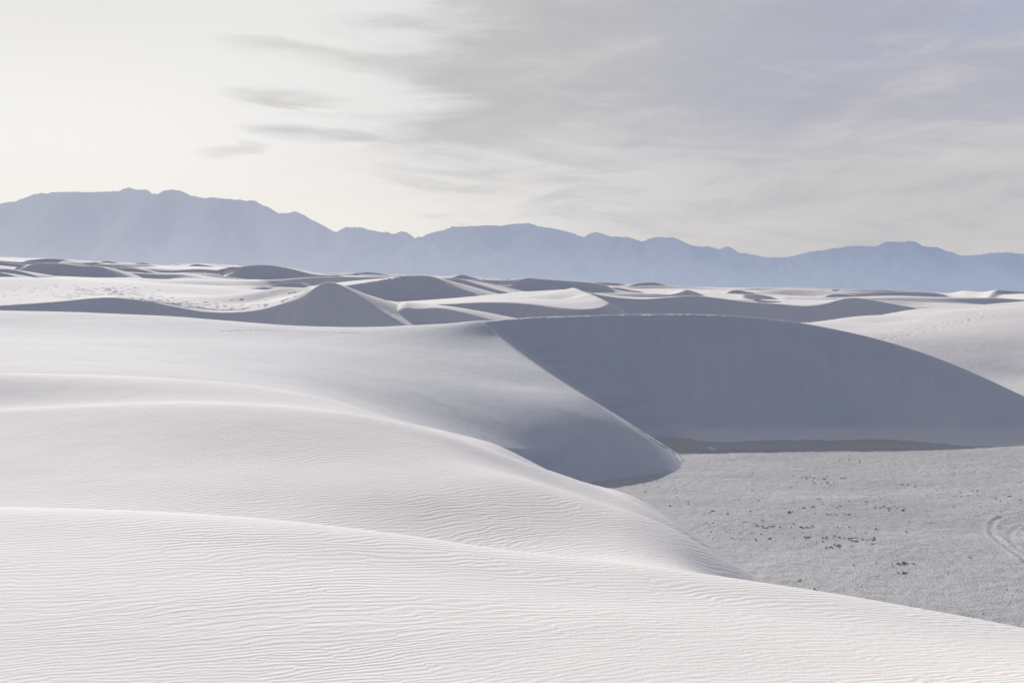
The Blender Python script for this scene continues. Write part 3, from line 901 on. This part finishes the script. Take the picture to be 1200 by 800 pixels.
def build_mountains():
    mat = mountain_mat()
    L = [(-420, 270), (-250, 252), (-120, 262), (-60, 246), (0, 239), (8, 236.5), (18, 236), (30, 230), (45, 226), (62, 225), (85, 225.3), (120, 225.5), (138, 224), (145, 220.5), (152, 219.5), (158, 222), (165, 221.5), (173, 222), (178, 227), (185, 227.5), (193, 222), (202, 220.7), (210, 223),
         (225, 229), (245, 232), (270, 232), (292, 234.5), (300, 235), (310, 241), (325, 249), (330, 249.5), (347, 247.5), (360, 253), (372, 260), (385, 267), (394, 271.5), (403, 266), (415, 265), (425, 266.5), (437, 270.5), (448, 273.5), (454, 271.5), (460, 275), (468, 272), (475, 271), (482, 275), (490, 280), (505, 284), (530, 289), (560, 287), (580, 293), (620, 306), (680, 325), (760, 342), (820, 350)]
    R = [(300, 345), (400, 318), (450, 296), (478, 284), (485, 279), (490, 276.5), (495, 279), (500, 275), (515, 270), (530, 266.5), (548, 264.5), (575, 263.5), (600, 262.5), (618, 262), (635, 265.5), (650, 269), (665, 271), (680, 276.5), (684, 278.5), (690, 274), (697, 271.5), (706, 273), (714, 277), (735, 278), (752, 282), (765, 279), (790, 278), (803, 284), (815, 287.5), (832, 288), (843, 291), (851, 288), (857, 289.5), (865, 296), (885, 298.5), (900, 301), (922, 301), (940, 297), (970, 293), (995, 288.5), (1028, 288), (1036, 284), (1045, 282), (1060, 283), (1075, 283), (1080, 287.5), (1098, 290), (1110, 294), (1128, 299), (1150, 297), (1185, 295.5), (1200, 298.5), (1260, 300), (1330, 290), (1420, 283), (1520, 295), (1650, 300)]
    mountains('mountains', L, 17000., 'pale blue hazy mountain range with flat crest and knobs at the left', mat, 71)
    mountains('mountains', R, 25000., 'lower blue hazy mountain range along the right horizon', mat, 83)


# ----------------------------------------------------------------------------
# sky, sun, camera
# ----------------------------------------------------------------------------
def sky():
    w = bpy.data.worlds.new('World'); sc.world = w; w.use_nodes = True
    t = NT(w.node_tree)
    out = t.n('ShaderNodeOutputWorld')
    st = t.n('ShaderNodeTexSky', sky_type='NISHITA', sun_disc=False, sun_elevation=SUN_EL, sun_rotation=SUN_AZ % (2*math.pi))
    st.dust_density = 3.0
    b1 = t.n('ShaderNodeBackground', i_Strength=.09); t.l(st.outputs[0], b1.inputs[0])
    d = t.n('ShaderNodeTexCoord').outputs['Generated']
    sp = t.n('ShaderNodeSeparateXYZ'); t.l(d, sp.inputs[0])
    x, y, z = sp.outputs
    dp = t.n('ShaderNodeVectorMath', operation='DOT_PRODUCT'); t.l(d, dp.inputs[0]); dp.inputs[1].default_value = tuple(SUNV)
    cs = dp.outputs['Value']
    q = t.math('ARCTAN2', x, y)                                   # bearing
    el = t.math('ARCSINE', z)                                     # elevation
    # overall brightness of the high overcast: bright near the sun, dim and blue opposite
    amb = t.mix(t.ss(cs, .2, .97), (.135, .162, .24), (.62, .61, .60))
    amb = t.mix(t.ss(cs, -.75, .2), (.135, .188, .335), amb)
    # clear-ish bright veil
    veil = t.mix(t.ss(q, -.32, .30), (.87, .87, .87), (.575, .565, .575))
    veil = t.mix(t.math('MULTIPLY', t.ss(el, .10, .26), t.ss(q, .05, -.35)), veil, (.73, .735, .735))
    veil = t.mix(t.math('MULTIPLY', t.ss(el, .07, .0), .35), veil, (.63, .61, .60))
    veil = t.mix(t.math('MULTIPLY', t.ss(el, .135, .03), t.ss(q, .12, -.15)), veil, (.87, .845, .80))
    # noise fields, stretched along the horizon
    na = t.noise(t.vec(t.math('MULTIPLY', q, 5.0), t.math('MULTIPLY', el, 26.0), 1.7), 1.0, 5, .55, .4)
    nb = t.noise(t.vec(t.math('MULTIPLY', q, 9.0), t.math('ADD', t.math('MULTIPLY', el, 60.0), t.math('MULTIPLY', q, 5.0)), 7.7), 1.0, 5, .55, .6)
    nc = t.noise(t.vec(t.math('MULTIPLY', q, 2.2), t.math('SUBTRACT', t.math('MULTIPLY', el, 9.0), t.math('MULTIPLY', q, 1.5)), 3.1), 1.0, 4, .5, .3)
    # cloud sheet covering the upper right
    edge = t.math('ADD', q, t.math('MULTIPLY', t.math('SUBTRACT', na, .5), .42))
    lo = t.math('ADD', el, t.math('MULTIPLY', t.math('SUBTRACT', nb, .5), .09))
    sheet_m = t.math('MULTIPLY', t.ss(edge, -.13, -.01), t.ss(lo, .085, .145))
    gray = t.mix(t.ss(q, .0, .30), (.51, .51, .52), (.415, .43, .54))
    gray = t.mix(t.math('MULTIPLY', t.ss(nc, .42, .66), t.ss(q, -.02, .18)), gray, (.45, .455, .53))
    gray = t.mix(t.math('MULTIPLY', t.ss(nb, .44, .74), .35), gray, (.58, .57, .58))
    c = t.mix(t.math('MULTIPLY', sheet_m, .95), veil, gray)
    nd = t.noise(t.vec(t.math('MULTIPLY', q, 13.0), t.math('SUBTRACT', t.math('MULTIPLY', el, 44.0), t.math('MULTIPLY', q, 7.0)), 11.3), 1.0, 5, .55, .25)
    c = t.mix(t.math('MULTIPLY', t.math('MULTIPLY', t.ss(nd, .50, .72), t.ss(q, -.16, -.02)), .34), c, (.68, .655, .64))
    c = t.mix(t.math('MULTIPLY', t.math('MULTIPLY', t.ss(nd, .50, .30), t.ss(q, -.12, .05)), .30), c, (.40, .405, .45))
    # lower streaks
    st1 = t.math('MULTIPLY', t.ss(nb, .48, .68), t.math('MULTIPLY', t.ss(q, -.22, .0), t.ss(el, .15, .07)))
    c = t.mix(t.math('MULTIPLY', st1, .50), c, (.50, .51, .55))
    st2 = t.math('MULTIPLY', t.ss(na, .54, .72), t.ss(q, -.16, -.06))
    c = t.mix(t.math('MULTIPLY', st2, .35), c, (.70, .675, .65))

    # wisps left of the sheet: three long thin clouds
    def wisp(q0, e0, a, b, tilt, col, amt, c):
        dq = t.math('SUBTRACT', q, q0)
        de = t.math('SUBTRACT', t.math('SUBTRACT', el, e0), t.math('MULTIPLY', dq, tilt))
        de = t.math('ADD', de, t.math('MULTIPLY', t.math('SUBTRACT', nb, .5), .022))
        r = t.math('ADD', t.math('POWER', t.math('DIVIDE', dq, a), 2), t.math('POWER', t.math('DIVIDE', de, b), 2))
        m = t.math('MULTIPLY', t.ss(r, 1.0, .0), t.ss(na, .30, .58))
        return t.mix(t.math('MULTIPLY', m, amt), c, col)
    c = wisp(-.145, .182, .10, .013, -.10, (.60, .595, .59), .9, c)
    c = wisp(-.175, .152, .062, .009, -.06, (.56, .555, .555), .95, c)
    c = wisp(-.150, .123, .070, .009, -.02, (.50, .51, .54), .95, c)
    c = wisp(-.215, .110, .035, .006, .10, (.62, .61, .60), .7, c)
    c = wisp(.365, .070, .055, .007, .10, (.40, .455, .565), .8, c)
    c = wisp(.40, .205, .10, .02, .12, (.40, .44, .565), .7, c)
    front = t.math('MULTIPLY', t.ss(y, .45, .86), t.ss(el, .62, .26))
    c = t.mix(front, amb, c)
    b2 = t.n('ShaderNodeBackground', i_Strength=1.0); t.l(c, b2.inputs[0])
    mx = t.n('ShaderNodeMixShader', i_0=.99)
    t.l(b1.outputs[0], mx.inputs[1]); t.l(b2.outputs[0], mx.inputs[2]); t.l(mx.outputs[0], out.inputs[0])


def sun():
    ld = bpy.data.lights.new('sun', 'SUN'); ld.energy = 4.6; ld.angle = math.radians(.8); ld.color = (1.0, .955, .90)
    o = bpy.data.objects.new('sun', ld); COL.objects.link(o)
    from mathutils import Vector
    o.rotation_euler = Vector(SUNV).to_track_quat('Z', 'Y').to_euler()
    o.location = (0, 0, 60)


def camera():
    cd = bpy.data.cameras.new('camera'); o = bpy.data.objects.new('camera', cd); COL.objects.link(o)
    cd.sensor_fit = 'HORIZONTAL'; cd.sensor_width = 36.0; cd.lens = 36.0*F/1200
    cd.shift_y = -(400-HV)/1200.0
    cd.clip_start = .1; cd.clip_end = 120000
    o.location = (0, 0, ZC); o.rotation_euler = (math.pi/2, 0, 0)
    sc.camera = o


fore_dune()
mid_dune()
print_dune()
tongue_dune()
right_dune()
long_shadow_dune()
ridge_dune()
horn_dune()
dune_plain()
for args in LENSES:
    lens(*args)
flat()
clods()
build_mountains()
sky(); sun(); camera()
sc.view_settings.view_transform = 'Standard'
sc.view_settings.look = 'None'
sc.view_settings.exposure = 0
sc.render.engine = 'CYCLES'
sc.cycles.max_bounces = 6
sc.cycles.diffuse_bounces = 4
